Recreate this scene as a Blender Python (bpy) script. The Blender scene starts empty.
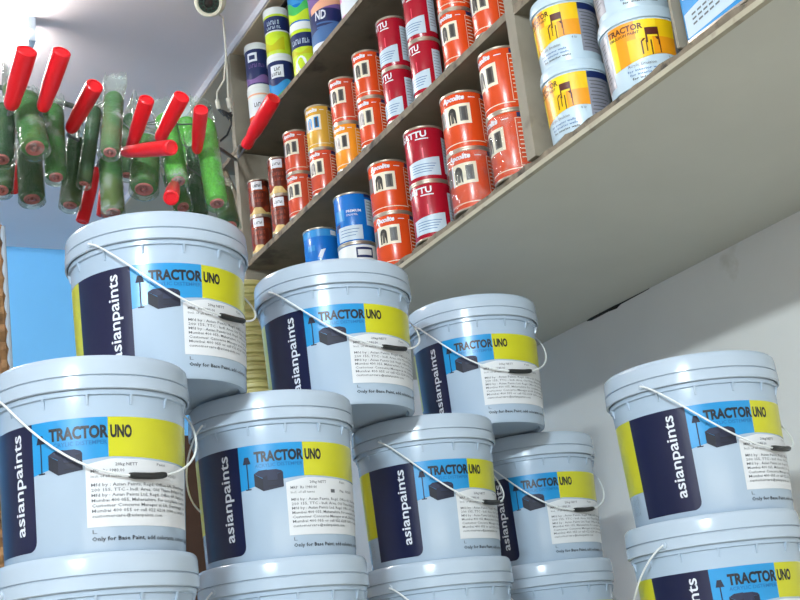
import bpy, math, random
from math import sin, cos, pi, radians, sqrt, atan2
from mathutils import Vector, Matrix
random.seed(7)
S = bpy.context.scene
COL = S.collection
GZ = 1.25                                   # the camera's height above the floor

# ------------------------------------------------------------------ camera
FPX = 1224.0
IX = Vector((0.88446191, -0.45392225, -0.10808199))
IY = Vector((-0.04482562, -0.31321589, 0.94862346))
FW = Vector((0.46445429, 0.83417648, 0.29737487))
cam_data = bpy.data.cameras.new('camera')
cam_data.sensor_width = 36.0
cam_data.lens = FPX * 36.0 / 800.0
cam_data.clip_start = 0.05
cam = bpy.data.objects.new('camera', cam_data)
COL.objects.link(cam)
m = Matrix((IX, IY, -FW)).transposed().to_4x4()
m.translation = Vector((0, 0, GZ))
cam.matrix_world = m
S.camera = cam

# ------------------------------------------------------------------ world, lights, exposure
def lin(c):
    return tuple((v / 255 / 12.92 if v / 255 <= .04045 else ((v / 255 + .055) / 1.055) ** 2.4) for v in c)

world = bpy.data.worlds.new('daylight')
S.world = world
world.use_nodes = True
wb = world.node_tree.nodes['Background']
wb.inputs[0].default_value = (0.78, 0.89, 1.0, 1)
wb.inputs[1].default_value = 0.5

def area_light(name, loc, aim, sx, sy, energy, color):
    d = bpy.data.lights.new(name, 'AREA')
    d.shape = 'RECTANGLE'; d.size = sx; d.size_y = sy; d.energy = energy; d.color = color
    o = bpy.data.objects.new(name, d); COL.objects.link(o)
    o.location = Vector(loc) + Vector((0, 0, GZ))
    o.rotation_euler = (Vector(aim) - Vector(loc)).to_track_quat('-Z', 'Y').to_euler()
    return o

# daylight through the open shop front, the tube lamps, and an added fill from below
area_light('shopfront_daylight', (-0.3, -2.2, 0.35), (0.6, 2.0, 0.3), 2.6, 2.2, 5, (0.90, 0.96, 1.0))
area_light('wall_tube_glow', (-2.2, -1.4, 1.83), (1.6, 2.0, 0.6), 1.2, 0.05, 325, (0.80, 0.93, 1.0))
area_light('upward_fill', (-0.3, -1.9, -1.1), (0.5, 1.2, 1.6), 2.6, 1.2, 37, (1.0, 0.95, 0.84))  # added fill near the floor, brightens the ceiling and loft underside
area_light('ceiling_tube_glow', (-0.15, 1.0, 2.0), (0.1, 1.2, 0.0), 0.12, 1.2, 6, (0.96, 0.98, 1.0))

S.view_settings.view_transform = 'Standard'
S.view_settings.look = 'None'
S.view_settings.gamma = 1
S.view_settings.exposure = 0.0
S.view_settings.use_curve_mapping = False
S.cycles.use_denoising = True
S.cycles.max_bounces = 8
S.cycles.transparent_max_bounces = 16

# ------------------------------------------------------------------ helpers
def P(px, py, d):
    """the place in the room at forward distance d along the sight line of a photo point"""
    return (FW + IX * ((px - 400) / FPX) - IY * ((py - 300) / FPX)) * d

def mat(name, rgb, rough=.45, metal=0., var=.05, scale=18., bump=0., spec=.5, emit=None, dirt=None):
    m = bpy.data.materials.new(name); m.use_nodes = True
    nt = m.node_tree; b = nt.nodes['Principled BSDF']
    c = lin(rgb)
    tc = nt.nodes.new('ShaderNodeTexCoord')
    n = nt.nodes.new('ShaderNodeTexNoise'); n.inputs['Scale'].default_value = scale; n.inputs['Detail'].default_value = 5
    nt.links.new(tc.outputs['Object'], n.inputs['Vector'])
    r = nt.nodes.new('ShaderNodeValToRGB')
    r.color_ramp.elements[0].position = .3; r.color_ramp.elements[1].position = .7
    r.color_ramp.elements[0].color = tuple(v * (1 - var) for v in c) + (1,)
    r.color_ramp.elements[1].color = tuple(min(1, v * (1 + var)) for v in c) + (1,)
    nt.links.new(n.outputs['Fac'], r.inputs[0])
    out = r.outputs[0]
    if dirt:
        n2 = nt.nodes.new('ShaderNodeTexNoise'); n2.inputs['Scale'].default_value = dirt[1]; n2.inputs['Detail'].default_value = 8
        nt.links.new(tc.outputs['Object'], n2.inputs['Vector'])
        r2 = nt.nodes.new('ShaderNodeValToRGB')
        r2.color_ramp.elements[0].position = dirt[2]; r2.color_ramp.elements[1].position = dirt[2] + .12
        nt.links.new(n2.outputs['Fac'], r2.inputs[0])
        mx = nt.nodes.new('ShaderNodeMix'); mx.data_type = 'RGBA'
        mx.inputs[7].default_value = lin(dirt[0]) + (1,)
        nt.links.new(r2.outputs[0], mx.inputs[0]); nt.links.new(out, mx.inputs[6])
        out = mx.outputs[2]
    nt.links.new(out, b.inputs['Base Color'])
    b.inputs['Roughness'].default_value = rough
    b.inputs['Metallic'].default_value = metal
    b.inputs['Specular IOR Level'].default_value = spec
    if bump:
        bp = nt.nodes.new('ShaderNodeBump'); bp.inputs['Strength'].default_value = bump
        nb = nt.nodes.new('ShaderNodeTexNoise'); nb.inputs['Scale'].default_value = scale * 4; nb.inputs['Detail'].default_value = 4
        nt.links.new(tc.outputs['Object'], nb.inputs['Vector'])
        nt.links.new(nb.outputs['Fac'], bp.inputs['Height']); nt.links.new(bp.outputs[0], b.inputs['Normal'])
    if emit:
        b.inputs['Emission Color'].default_value = lin(emit[0]) + (1,)
        b.inputs['Emission Strength'].default_value = emit[1]
    return m

def film(name, tint, amount, rough=.12):
    """clear plastic film: mostly see-through, with glossy glints"""
    m = bpy.data.materials.new(name); m.use_nodes = True
    nt = m.node_tree; nt.nodes.clear()
    o = nt.nodes.new('ShaderNodeOutputMaterial')
    t = nt.nodes.new('ShaderNodeBsdfTransparent'); t.inputs[0].default_value = lin(tint) + (1,)
    g = nt.nodes.new('ShaderNodeBsdfGlossy'); g.inputs['Roughness'].default_value = rough
    d = nt.nodes.new('ShaderNodeBsdfDiffuse'); d.inputs[0].default_value = lin((232, 240, 234)) + (1,)
    tc = nt.nodes.new('ShaderNodeTexCoord')
    n = nt.nodes.new('ShaderNodeTexNoise'); n.inputs['Scale'].default_value = 26; n.inputs['Detail'].default_value = 3
    nt.links.new(tc.outputs['Object'], n.inputs['Vector'])
    bp = nt.nodes.new('ShaderNodeBump'); bp.inputs['Strength'].default_value = .8; bp.inputs['Distance'].default_value = .02
    nt.links.new(n.outputs['Fac'], bp.inputs['Height']); nt.links.new(bp.outputs[0], g.inputs['Normal'])
    fr = nt.nodes.new('ShaderNodeFresnel'); fr.inputs['IOR'].default_value = 1.45
    nt.links.new(bp.outputs[0], fr.inputs['Normal'])
    r = nt.nodes.new('ShaderNodeMapRange'); r.inputs[1].default_value = .55; r.inputs[2].default_value = .75
    r.inputs[3].default_value = amount * .25; r.inputs[4].default_value = min(1, amount * 2.5)
    nt.links.new(n.outputs['Fac'], r.inputs[0])
    m1 = nt.nodes.new('ShaderNodeMixShader'); m2 = nt.nodes.new('ShaderNodeMixShader')
    nt.links.new(r.outputs[0], m1.inputs[0]); nt.links.new(t.outputs[0], m1.inputs[1]); nt.links.new(d.outputs[0], m1.inputs[2])
    fm = nt.nodes.new('ShaderNodeMath'); fm.operation = 'MULTIPLY'; fm.inputs[1].default_value = .5
    nt.links.new(fr.outputs[0], fm.inputs[0]); nt.links.new(fm.outputs[0], m2.inputs[0]); nt.links.new(m1.outputs[0], m2.inputs[1]); nt.links.new(g.outputs[0], m2.inputs[2])
    nt.links.new(m2.outputs[0], o.inputs[0])
    return m

class MB:
    def __init__(s): s.v = []; s.f = []; s.mi = []; s.mats = []
    def idx(s, m):
        if m not in s.mats: s.mats.append(m)
        return s.mats.index(m)
    def add(s, vs, fs, m):
        k = len(s.v); i = s.idx(m)
        s.v += [tuple(v) for v in vs]
        for f in fs: s.f.append(tuple(k + j for j in f)); s.mi.append(i)
    def box(s, a, b, m):
        x0, y0, z0 = a; x1, y1, z1 = b
        vs = [(x0,y0,z0),(x1,y0,z0),(x1,y1,z0),(x0,y1,z0),(x0,y0,z1),(x1,y0,z1),(x1,y1,z1),(x0,y1,z1)]
        s.add(vs, [(3,2,1,0),(4,5,6,7),(0,1,5,4),(1,2,6,5),(2,3,7,6),(3,0,4,7)], m)
    def lathe(s, prof, m, seg=64, M=None, jit=0):
        vs = []; rows = []
        for r, z in prof:
            if r < 1e-6:
                rows.append([len(vs)]); vs.append((0, 0, z))
            else:
                rows.append(list(range(len(vs), len(vs) + seg)))
                for i in range(seg):
                    q = r + (random.uniform(-jit, jit) if jit else 0)
                    vs.append((q * cos(2*pi*i/seg), q * sin(2*pi*i/seg), z))
        fs = []
        for a, b in zip(rows, rows[1:]):
            for i in range(seg):
                j = (i + 1) % seg
                if len(a) == 1 and len(b) == 1: continue
                if len(a) == 1: fs.append((a[0], b[j], b[i]))
                elif len(b) == 1: fs.append((a[i], a[j], b[0]))
                else: fs.append((a[i], a[j], b[j], b[i]))
        if M: vs = [M @ Vector(v) for v in vs]
        s.add(vs, fs, m)
    def tube(s, path, rad, m, seg=10, caps=True):
        path = [Vector(p) for p in path]
        n = len(path); rr = rad if isinstance(rad, (list, tuple)) else [rad] * n
        vs = []; prev = None
        for i, p in enumerate(path):
            t = (path[min(i+1, n-1)] - path[max(i-1, 0)]).normalized()
            if prev is None:
                a = Vector((0, 0, 1)) if abs(t.z) < .9 else Vector((1, 0, 0))
                u = t.cross(a).normalized()
            else:
                u = (prev - t * prev.dot(t)).normalized()
            prev = u; w = t.cross(u)
            for k in range(seg):
                an = 2*pi*k/seg
                vs.append(p + (u * cos(an) + w * sin(an)) * rr[i])
        fs = []
        for i in range(n - 1):
            for k in range(seg):
                j = (k + 1) % seg
                fs.append((i*seg+k, i*seg+j, (i+1)*seg+j, (i+1)*seg+k))
        if caps:
            fs.append(tuple(range(seg))[::-1]); fs.append(tuple((n-1)*seg + k for k in range(seg)))
        s.add(vs, fs, m)
    def build(s, name, parent=None, smooth=True, loc=None):
        me = bpy.data.meshes.new(name)
        me.from_pydata(s.v, [], s.f)
        for mm in s.mats: me.materials.append(mm)
        me.polygons.foreach_set('material_index', s.mi)
        if smooth:
            me.polygons.foreach_set('use_smooth', [True] * len(s.f))
        me.update()
        if smooth:
            try: me.set_sharp_from_angle(angle=radians(38))
            except Exception: pass
        o = bpy.data.objects.new(name, me); COL.objects.link(o)
        if parent: o.parent = parent
        if loc is not None: o.location = loc
        return o

def tag(o, label, cat, group=None, kind=None):
    o['label'] = label; o['category'] = cat
    if group: o['group'] = group
    if kind: o['kind'] = kind
    return o

def empty(name, loc=(0, 0, 0), rz=0):
    o = bpy.data.objects.new(name, None); COL.objects.link(o)
    o.empty_display_size = .03
    o.location = (loc[0], loc[1], loc[2] + GZ); o.rotation_euler = (0, 0, rz)
    return o

def copy_tree(o, parent=None):
    c = o.copy(); COL.objects.link(c)
    if parent: c.parent = parent
    for ch in list(o.children): copy_tree(ch, c)
    return c

def place(o, loc, rz=0, sc=1.0):
    o.location = (loc[0], loc[1], loc[2] + GZ); o.rotation_euler = (0, 0, rz); o.scale = (sc, sc, sc)
    return o

def struct(name, mb, smooth=False):
    o = mb.build(name, smooth=smooth); o.location.z = GZ; o['kind'] = 'structure'; return o

def face_cam(x, y, deg=0):
    return atan2(-x, y) + radians(deg)

# ---- lettering as geometry
_tc = {}
def text_geo(s, bold=0., res=2, shear=0.):
    key = (s, bold, res, shear)
    if key not in _tc:
        cu = bpy.data.curves.new('lettering', 'FONT')
        cu.body = s; cu.size = 1.0; cu.offset = bold; cu.resolution_u = res; cu.shear = shear
        o = bpy.data.objects.new('lettering', cu); COL.objects.link(o)
        dg = bpy.context.evaluated_depsgraph_get()
        me = o.evaluated_get(dg).to_mesh()
        vs = [(v.co.x, v.co.y) for v in me.vertices]
        fs = [tuple(p.vertices) for p in me.polygons]
        # make every face point towards the reader
        g = []
        for f in fs:
            a = sum(vs[f[i]][0]*vs[f[(i+1) % len(f)]][1] - vs[f[(i+1) % len(f)]][0]*vs[f[i]][1] for i in range(len(f)))
            g.append(f if a > 0 else f[::-1])
        o.evaluated_get(dg).to_mesh_clear()
        bpy.data.objects.remove(o); bpy.data.curves.remove(cu)
        x0 = min(v[0] for v in vs); x1 = max(v[0] for v in vs)
        _tc[key] = ([(x - x0, y) for x, y in vs], g, x1 - x0)
    return _tc[key]

class Wrap:
    """patches, outlines and lettering laid round a (tapered) wall; angle 0 = local -Y, positive to the reader's right"""
    def __init__(s, mb, rfun): s.mb = mb; s.r = rfun
    def pt(s, a, z, off):
        r = s.r(z) + off; return (r * sin(a), -r * cos(a), z)
    def patch(s, d0, d1, zb, zt, m, off=.0004, step=3.0):
        n = max(1, int(abs(d1 - d0) / step))
        ds = [d0 + (d1 - d0) * i / n for i in range(n + 1)]
        fb = zb if callable(zb) else (lambda d: zb)
        ft = zt if callable(zt) else (lambda d: zt)
        vs = []
        for d in ds:
            a = radians(d); vs.append(s.pt(a, fb(d), off)); vs.append(s.pt(a, ft(d), off))
        s.mb.add(vs, [(2*i, 2*i+2, 2*i+3, 2*i+1) for i in range(n)], m)
    def poly(s, pts, m, off=.0008):
        """convex or star-shaped outline in (degrees, z), counter-clockwise"""
        s.mb.add([s.pt(radians(d), z, off) for d, z in pts], [tuple(range(len(pts)))], m)
    def text(s, body, d0, z0, width, height, m, off=.0009, bold=0., vert=False, res=2, shear=0., size=None):
        """width in degrees (or metres when vert); height = capital height in metres"""
        vs, fs, w = text_geo(body, bold, res, shear)
        out = []
        for x, y in vs:
            if vert: a = radians(d0) - (y / .72 * height) / s.r(z0); z = z0 + x / w * width
            else: a = radians(d0 + x / w * width); z = z0 + y / .72 * height
            out.append(s.pt(a, z, off))
        s.mb.add(out, fs, m)

# ------------------------------------------------------------------ materials
M_wall = mat('wall_paint', (226, 223, 218), .75, var=.03, scale=3, bump=.05, dirt=((185, 178, 160), 5, .66))
M_ceil = mat('ceiling_paint', (242, 231, 231), .8, var=.02, scale=3)
M_blue = mat('blue_wall_paint', (112, 190, 246), .7, var=.02, scale=3)
M_floor = mat('floor_tiles', (150, 140, 128), .5, var=.08, scale=4)
M_loft = mat('loft_paint', (202, 201, 189), .7, var=.03, scale=4, bump=.04)
M_board = mat('shelf_board', (124, 116, 98), .7, var=.12, scale=14, bump=.15, dirt=((88, 78, 64), 9, .62))
M_edge = mat('shelf_edge_worn', (120, 108, 90), .75, var=.25, scale=40, bump=.3, dirt=((58, 52, 44), 30, .55))
M_trim = mat('edge_trim', (168, 160, 138), .6, var=.08, scale=30, dirt=((140, 130, 112), 24, .62))
M_beam = mat('beam_paint', (206, 204, 210), .7, var=.03, scale=6)
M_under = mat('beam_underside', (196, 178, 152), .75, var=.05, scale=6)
M_post = mat('shelf_post', (140, 132, 116), .7, var=.1, scale=14, bump=.1, dirt=((104, 94, 80), 9, .64))
M_dark = mat('dark_gap', (40, 36, 32), .9, var=.2)
M_white = mat('white_plastic', (167, 184, 201), .2, var=.012, scale=8)
M_lid = mat('lid_plastic', (175, 189, 203), .2, var=.012, scale=8)
M_wire = mat('bail_wire', (226, 229, 228), .35, var=.03)
M_grip = mat('black_grip', (34, 36, 36), .45, var=.1)
M_navy = mat('label_navy', (20, 24, 58), .3, var=.04)
M_cyan = mat('label_cyan', (30, 138, 196), .3, var=.02)
M_cyan2 = mat('label_cyan_dark', (22, 104, 160), .3, var=.02)
M_yel = mat('label_yellow', (194, 192, 26), .3, var=.02)
M_ink = mat('ink_black', (26, 28, 34), .4, var=.05)
M_inkg = mat('ink_grey', (96, 98, 102), .5, var=.05)
M_sofa = mat('sofa_navy', (20, 25, 48), .6, var=.08)
M_sofa2 = mat('sofa_light', (30, 37, 64), .6, var=.08)
M_sofa3 = mat('sofa_dark', (14, 17, 34), .6, var=.08)
M_paper = mat('sticker_paper', (214, 216, 218), .45, var=.015, scale=30)
M_lett = mat('white_lettering', (222, 226, 232), .35, var=.01)

# ------------------------------------------------------------------ the room
XF, XW, ZC = 1.358, 2.137, 2.085
mb = MB(); mb.box((-2.4, -2.6, -1.35), (XW + .1, 5.5, -GZ), M_floor); struct('floor', mb)
mb = MB(); mb.box((-2.4, -2.6, ZC), (XW + .1, 5.5, ZC + .1), M_ceil); struct('ceiling', mb)
mb = MB(); mb.box((XW, -2.6, -GZ), (XW + .1, 5.5, ZC), M_wall); struct('wall_right', mb)
mb = MB(); mb.box((-2.4, 5.39, -GZ), (XW, 5.5, ZC), M_blue); struct('wall_back', mb)
mb = MB(); mb.box((-2.4, -2.6, -GZ), (-2.3, 5.39, ZC), M_wall); struct('wall_left', mb)
mb = MB()
mb.box((-2.3, -2.6, -GZ), (-1.7, -2.5, ZC), M_wall); mb.box((1.2, -2.6, -GZ), (XW, -2.5, ZC), M_wall)
mb.box((-1.7, -2.6, 1.5), (1.2, -2.5, ZC), M_wall); struct('wall_front', mb)
# beam under the ceiling above the shelves
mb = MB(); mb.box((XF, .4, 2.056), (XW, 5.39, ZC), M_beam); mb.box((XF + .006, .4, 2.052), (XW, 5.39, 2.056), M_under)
for y in (3.02, 3.42, 3.78): mb.box((XF + .05, y, 2.049), (XF + .065, y + .12, 2.052), M_dark)
struct('trim_1', mb)
# masonry counter that carries the buckets (below the picture)
ZB = -0.070
mb = MB(); mb.box((.15, 1.55, -GZ), (1.95, 3.4, ZB), M_loft); struct('platform', mb)
mb = MB(); mb.box((1.2, 1.2, -GZ), (1.95, 1.55, ZB), M_loft); struct('platform_ledge', mb)

# ------------------------------------------------------------------ the loft shelf on the right wall
shelf = empty('wall_shelf', (XF, 2.2, .945))
tag(shelf, 'grey-brown painted wall shelving full of paint tins above a deep plain underside', 'shelf')
def part(name, mb, parent, smooth=False, at=None):
    o = mb.build(name, smooth=smooth)
    o.parent = parent; o.location = Vector((0, 0, GZ)) - parent.location
    return o
Y0, Y1 = .55, 3.42
mb = MB(); mb.box((XF + .012, Y0, .9435), (XW, Y1, .966), M_loft); part('loft_board', mb, shelf)
mb = MB(); mb.box((XF, Y0, .9415), (XF + .012, Y1, .9520), M_trim); part('edge_strip', mb, shelf)
mb = MB()
nseg = 120; vs = []
for i in range(nseg + 1):
    y = Y0 + (Y1 - Y0) * i / nseg; h = .9655 + random.uniform(-.003, .0035); x = XF + .002 + random.uniform(0, .003)
    vs += [(x, y, .9520), (x, y, h), (XF + .012, y, h)]
fs = []
for i in range(nseg):
    a = 3*i; fs += [(a+3, a, a+1, a+4), (a+4, a+1, a+2, a+5)]
mb.add(vs, fs, M_edge); part('worn_edge', mb, shelf)
def board(z0, z1, y0, y1):
    mb = MB(); mb.box((XF, y0, z0), (XW, y1, z1), M_board); part('board', mb, shelf)
    mb = MB(); mb.box((XF - .003, y0, z0 - .001), (XF, y1, z1 + .001), M_edge)
    part('board_edge', mb, shelf)
YD = 1.815
board(1.290, 1.306, YD + .03, Y1 - .02)
board(1.694, 1.708, YD + .03, Y1 + .16)
board(1.285, 1.306, Y0, YD)
def upright(y0, y1, z0, z1, x1=XW):
    mb = MB(); mb.box((XF - .004, y0, z0), (x1, y1, z1), M_post); part('upright', mb, shelf)
upright(YD, YD + .03, .966, 2.052)
upright(3.40, 3.43, .966, 1.69); upright(3.40, 3.43, 1.708, 2.052)
upright(1.372, 1.378, .966, 1.285)
mb = MB(); mb.box((XW - .02, YD, .966), (XW, Y1, 2.052), M_board); part('back_panel', mb, shelf)
mb = MB(); mb.box((XW - .02, Y0, .966), (XW, YD, 2.052), M_board); part('back_panel', mb, shelf)
# diagonal brace below the upper board's far end
mb = MB(); mb.tube([(XF + .01, 3.43, 1.50), (XF + .01, 3.56, 1.69)], .012, M_edge, 8); part('brace', mb, shelf)

# dark crack where underside and wall meet
mb = MB()
pts = [(XW - .001, 2.45, .9425), (XW - .001, 2.58, .942), (XW - .001, 2.60, .9395), (XW - .001, 2.64, .9415), (XW - .001, 2.72, .941), (XW - .001, 2.74, .9415)]
mb.tube(pts, [.0008, .0022, .0062, .0048, .0048, .001], M_dark, 6)
o = mb.build('crack'); o.parent = shelf; o.location = Vector((0, 0, GZ)) - shelf.location

# ------------------------------------------------------------------ paint buckets
HB = .286
def r_body(z): return .1325 + (.1415 - .1325) * z / .232
def make_bucket():
    root = empty('paint_bucket')
    mb = MB()
    mb.lathe([(0, .006), (.118, .006), (.122, 0), (.1305, 0), (.1325, .004), (.1415, .222), (.1415, .230),
              (.1452, .2312), (.1455, .2385), (.1415, .240), (.1400, .255), (0, .255)], M_white, 96)
    for k in range(14):                                    # webs under the collar
        a = 2*pi*(k + .35)/14; r0, r1 = .1405, .1464; w = .0016
        u = Vector((sin(a), -cos(a), 0)); t = Vector((cos(a), sin(a), 0))
        vs = []
        for z, rr in ((.2160, .1425), (.2312, r1)):
            for sgn in (-1, 1): vs.append(u*r0 + t*w*sgn + Vector((0, 0, z)))
            for sgn in (1, -1): vs.append(u*rr + t*w*sgn + Vector((0, 0, z)))
        mb.add(vs, [(3,2,1,0),(4,5,6,7),(0,1,5,4),(1,2,6,5),(2,3,7,6),(3,0,4,7)], M_white)
    mb.build('body', root)
    mb = MB()
    mb.lathe([(.1462, .240), (.1485, .2385), (.1505, .2400), (.1505, .2570), (.1494, .2577), (.1472, .2580), (.1472, .2594), (.1493, .2597), (.1501, .2606),
              (.1494, .2810), (.1481, .2868), (.1456, .2896), (.1418, .2902), (.1385, .2895), (.1365, .2875), (.1360, .2860), (0, .2860)], M_lid, 96)
    mb.build('lid', root)
    # printed wrap
    mb = MB(); W = Wrap(mb, r_body)
    ZT = .198
    def navy_bot(d):
        q = -d / 57.3 * .137
        R_ = .014
        return .016 + (R_ - sqrt(max(0, R_*R_ - (R_ - q)**2)) if q < R_ else 0)
    W.patch(-45.5, -6, .016, ZT, M_navy)
    W.patch(-6, 0, navy_bot, ZT, M_navy, step=.4)
    W.patch(-78, -45.5, .066, ZT, M_yel)
    def wave(d):
        if d <= 50: return .140 - .018 * (1 - d/50.)**1.6
        return .140 - .006 * ((d - 50)/70.)
    W.patch(0, 46.3, wave, ZT, M_cyan)
    W.patch(46.3, 128, wave, ZT, M_yel)
    W.text('asianpaints', -8.8, .040, .147, .0185, M_lett, bold=.012, vert=True, res=3)
    W.text('TRACTOR', 11.5, .1685, 35, .0176, M_ink, bold=.044, res=3)
    W.text('UNO', 47.6, .1685, 13.2, .0176, M_ink, bold=.044, res=3)
    W.text('ACRYLIC DISTEMPER', 11.5, .1585, 34, .0062, M_cyan2, bold=.01)
    # floor lamp drawing
    W.patch(5.5, 6.3, .124, .172, M_sofa, .0008, 1)
    W.poly([(3.0, .1665), (8.8, .1665), (7.3, .1785), (4.5, .1785)], M_sofa)
    W.patch(3.8, 8.0, .1225, .1245, M_sofa, .0008)
    sz = lambda z: .118 + (z - .104) * .82
    W.poly([(10.5, sz(.116)), (16.5, sz(.104)), (16.5, sz(.130)), (10.5, sz(.141))], M_sofa3, .0008)
    W.patch(16.5, 31, lambda d: sz(.104 + .0004*(d - 16.5)), lambda d: sz(.124 + .0002*(d - 16.5)), M_sofa, .0008)
    W.patch(19.5, 27, sz(.123), sz(.147), M_sofa2, .0009)
    W.poly([(16.5, sz(.120)), (20, sz(.121)), (20, sz(.136)), (16.5, sz(.132))], M_sofa, .0010)
    W.poly([(27, sz(.122)), (31, sz(.124)), (31, sz(.140)), (27, sz(.138))], M_sofa, .0010)
    W.poly([(10.5, sz(.141)), (16.5, sz(.131)), (20, sz(.136)), (20, sz(.148)), (14, sz(.147))], M_sofa2, .0008)
    W.poly([(26.5, sz(.138)), (31, sz(.140)), (30, sz(.144)), (26.5, sz(.147))], M_sofa2, .0009)
    W.patch(20, 27, sz(.112), sz(.114), M_sofa3, .0012); W.patch(20, 27, sz(.123), sz(.125), M_sofa3, .0012)
    # side text on the far left
    for k in range(7):
        W.text('MRP incl of all taxes', -70 + k*2.6, .028, .034 - .002*(k % 3), .0022, M_inkg, vert=True, res=1)
    W.text('Only for Base Paint, add colorants, contact dealer', 35, .0205, 84, .0062, M_ink, bold=.012, res=1)
    W.patch(35.5, 36, .0315, .0365, M_inkg, .0008); W.patch(35.5, 38, .0310, .0316, M_inkg, .0008)
    mb.build('printed_wrap', root)
    # information sticker
    mb = MB(); W = Wrap(mb, r_body)
    W.patch(32.5, 114, .040, lambda d: wave(d) - .003 - .004 * max(0, (48 - d) / 14), M_paper, .0007)
    W.text('20kg NETT', 50, .1265, 14, .0045, M_inkg, .0012, bold=.01, res=1)
    W.text('Paint', 78, .1275, 7, .0042, M_inkg, .0012, res=1)
    W.text('MRP  Rs 1980.00', 35.5, .1175, 20, .0048, M_inkg, .0012, bold=.01, res=1)
    W.text('Incl. of all taxes', 35.5, .1100, 18, .0040, M_inkg, .0012, res=1)
    W.poly([(68, .1105), (72, .1105), (72, .1165), (68, .1165)], M_inkg, .0012)
    W.text('Pkg.  03/2021', 78, .1125, 18, .0042, M_inkg, .0012, bold=.01, res=1)
    lines = ['Mfd by : Asian Paints, Regd. Office 6A, Shantinagar', '200 155, TTC - Indl. Area, Old Thane Belapur Road', 'Mfd by : Asian Paints Ltd, Regd. Office 6A, Santacruz',
             'Mumbai 400 055, Maharashtra. For complaints contact', 'Customer Concerns Manager at 6A, Shantinagar, or', 'Mumbai 400 055 or call 022 6218 1000 or email at', 'customercare@asianpaints.com']
    for k, l in enumerate(lines):
        W.text(l, 35.5, .0975 - k*.0074, 74 if k < 6 else 46, .0046, M_inkg, .0012, bold=.006, res=1)
    mb.build('information_sticker', root)
    # bail ears and bail
    for a in (-25, 155):
        an = radians(a); u = Vector((sin(an), -cos(an), 0))
        mb = MB(); M_ = Matrix.Translation(u * .1500 + Vector((0, 0, .2485))) @ u.to_track_quat('Z', 'Y').to_matrix().to_4x4()
        mb.lathe([(0, -.001), (.0062, -.001), (.0062, .0022), (.0045, .0036), (0, .0036)], M_lid, 20, M_)
        mb.build('bail_ear', root)
    return root

AX = radians(-25)
UA = Vector((sin(AX), -cos(AX), 0)); UP = Vector((cos(AX), sin(AX), 0))     # pivot direction, and the side the bail falls to
def bail(root, ang):
    """wire bail: half loop between the two ears, swung down by ang degrees (over 90: falls to the far side)"""
    al = radians(ang); L = .199
    mb = MB(); path = []
    n = 48
    c0 = Vector((0, 0, .2485))
    def q(t):
        e = cos(t); w = sin(t)
        k = (abs(e) ** .8) * (1 if e > 0 else -1)
        return c0 + UA * (.1545 * k) + (UP * (cos(al) * (w ** .9)) - Vector((0, 0, 1)) * (sin(al) * w ** 1.15)) * L if w > 1e-6 else c0 + UA * (.1545 * k)
    path = [c0 + UA * .1495] + [q(pi * i / n) for i in range(n + 1)] + [c0 - UA * .1495]
    mb.tube(path, .0017, M_wire, 8)
    b = mb.build('bail', root)
    mb = MB(); mb.tube([q(pi * (.52 + .085 * (i/8 - .5))) for i in range(9)], [.0040] + [.0050]*7 + [.0040], M_grip, 12)
    g = mb.build('grip', b)
    return b

proto = make_bucket()
bail(proto, 44)
proto_back = copy_tree(proto)
for ch in list(proto_back.children):
    if ch.name.startswith('bail') and not ch.name.startswith('bail_ear'):
        for g in list(ch.children): bpy.data.objects.remove(g)
        bpy.data.objects.remove(ch)
bail(proto_back, 180 - 44)

GRP = 'white paint buckets stacked in a pyramid'
ZL = ZB + HB
BK = [  # x, y, base z, label angle, bail falls to front?, girth, label
 (.4703, 1.8689, ZL, -37.4, 1, 1.0, 'white paint bucket cropped by the left picture edge, second tier, below the topmost bucket'),
 (.8440, 2.0525, ZL, -25.3, 0, 1.0, 'white paint bucket of the second tier with its wire handle swung away, second from left'),
 (1.2546, 2.2246, ZL, -10, 1, 1.0, 'white paint bucket of the second tier, third bucket along from the left'),
 (1.6361, 2.3947, ZL, -23.6, 1, 1.0, 'smallest-looking white paint bucket, far end of the second tier, nearest the bare wall'),
 (.4703, 1.8689, ZB, -36, 0, 1.0, 'white bucket of which little but the lid shows, bottom left corner'),
 (.8440, 2.0525, ZB, -26, 0, 1.0, 'white bucket showing only its lid, under the second-tier bucket second from the left'),
 (1.2546, 2.2246, ZB, -14, 1, 1.0, 'white bucket at the bottom showing lid and a sliver of yellow label'),
 (1.6361, 2.3947, ZB, -23, 1, 1.0, 'white bucket with only its lid in view, bottom of the stack nearest the wall'),
 (.626, 1.988, ZL + HB + .0043, -17.8, 1, 1.06, 'topmost white paint bucket, upper left, under the hanging paint rollers'),
 (1.039, 2.146, ZL + HB + .0043, -23.4, 1, 1.06, 'middle bucket of the top tier, in front of the orange and blue tins'),
 (1.455, 2.290, ZL + HB + .0043, -30, 1, 1.0, 'right-hand bucket of the top tier, its lid just below the plain loft underside'),
 (1.584, 1.752, ZL, -6.2, 1, 1.08, 'white paint bucket standing apart at the right, upper of its stack of two'),
 (1.566, 1.747, ZB, -6.5, 0, 1.045, 'white paint bucket in the bottom right corner, label cut off by the picture edge'),
]
used = {1: False, 0: False}
for x, y, z, a, fr, sc, lab in BK:
    src = proto if fr else proto_back
    o = src if not used[fr] else copy_tree(src)
    used[fr] = True
    place(o, (x, y, z), face_cam(x, y, a)); o.scale = (sc, sc, .985 if z > ZL + .1 else 1.0)
    tag(o, lab, 'bucket', GRP)

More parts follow.
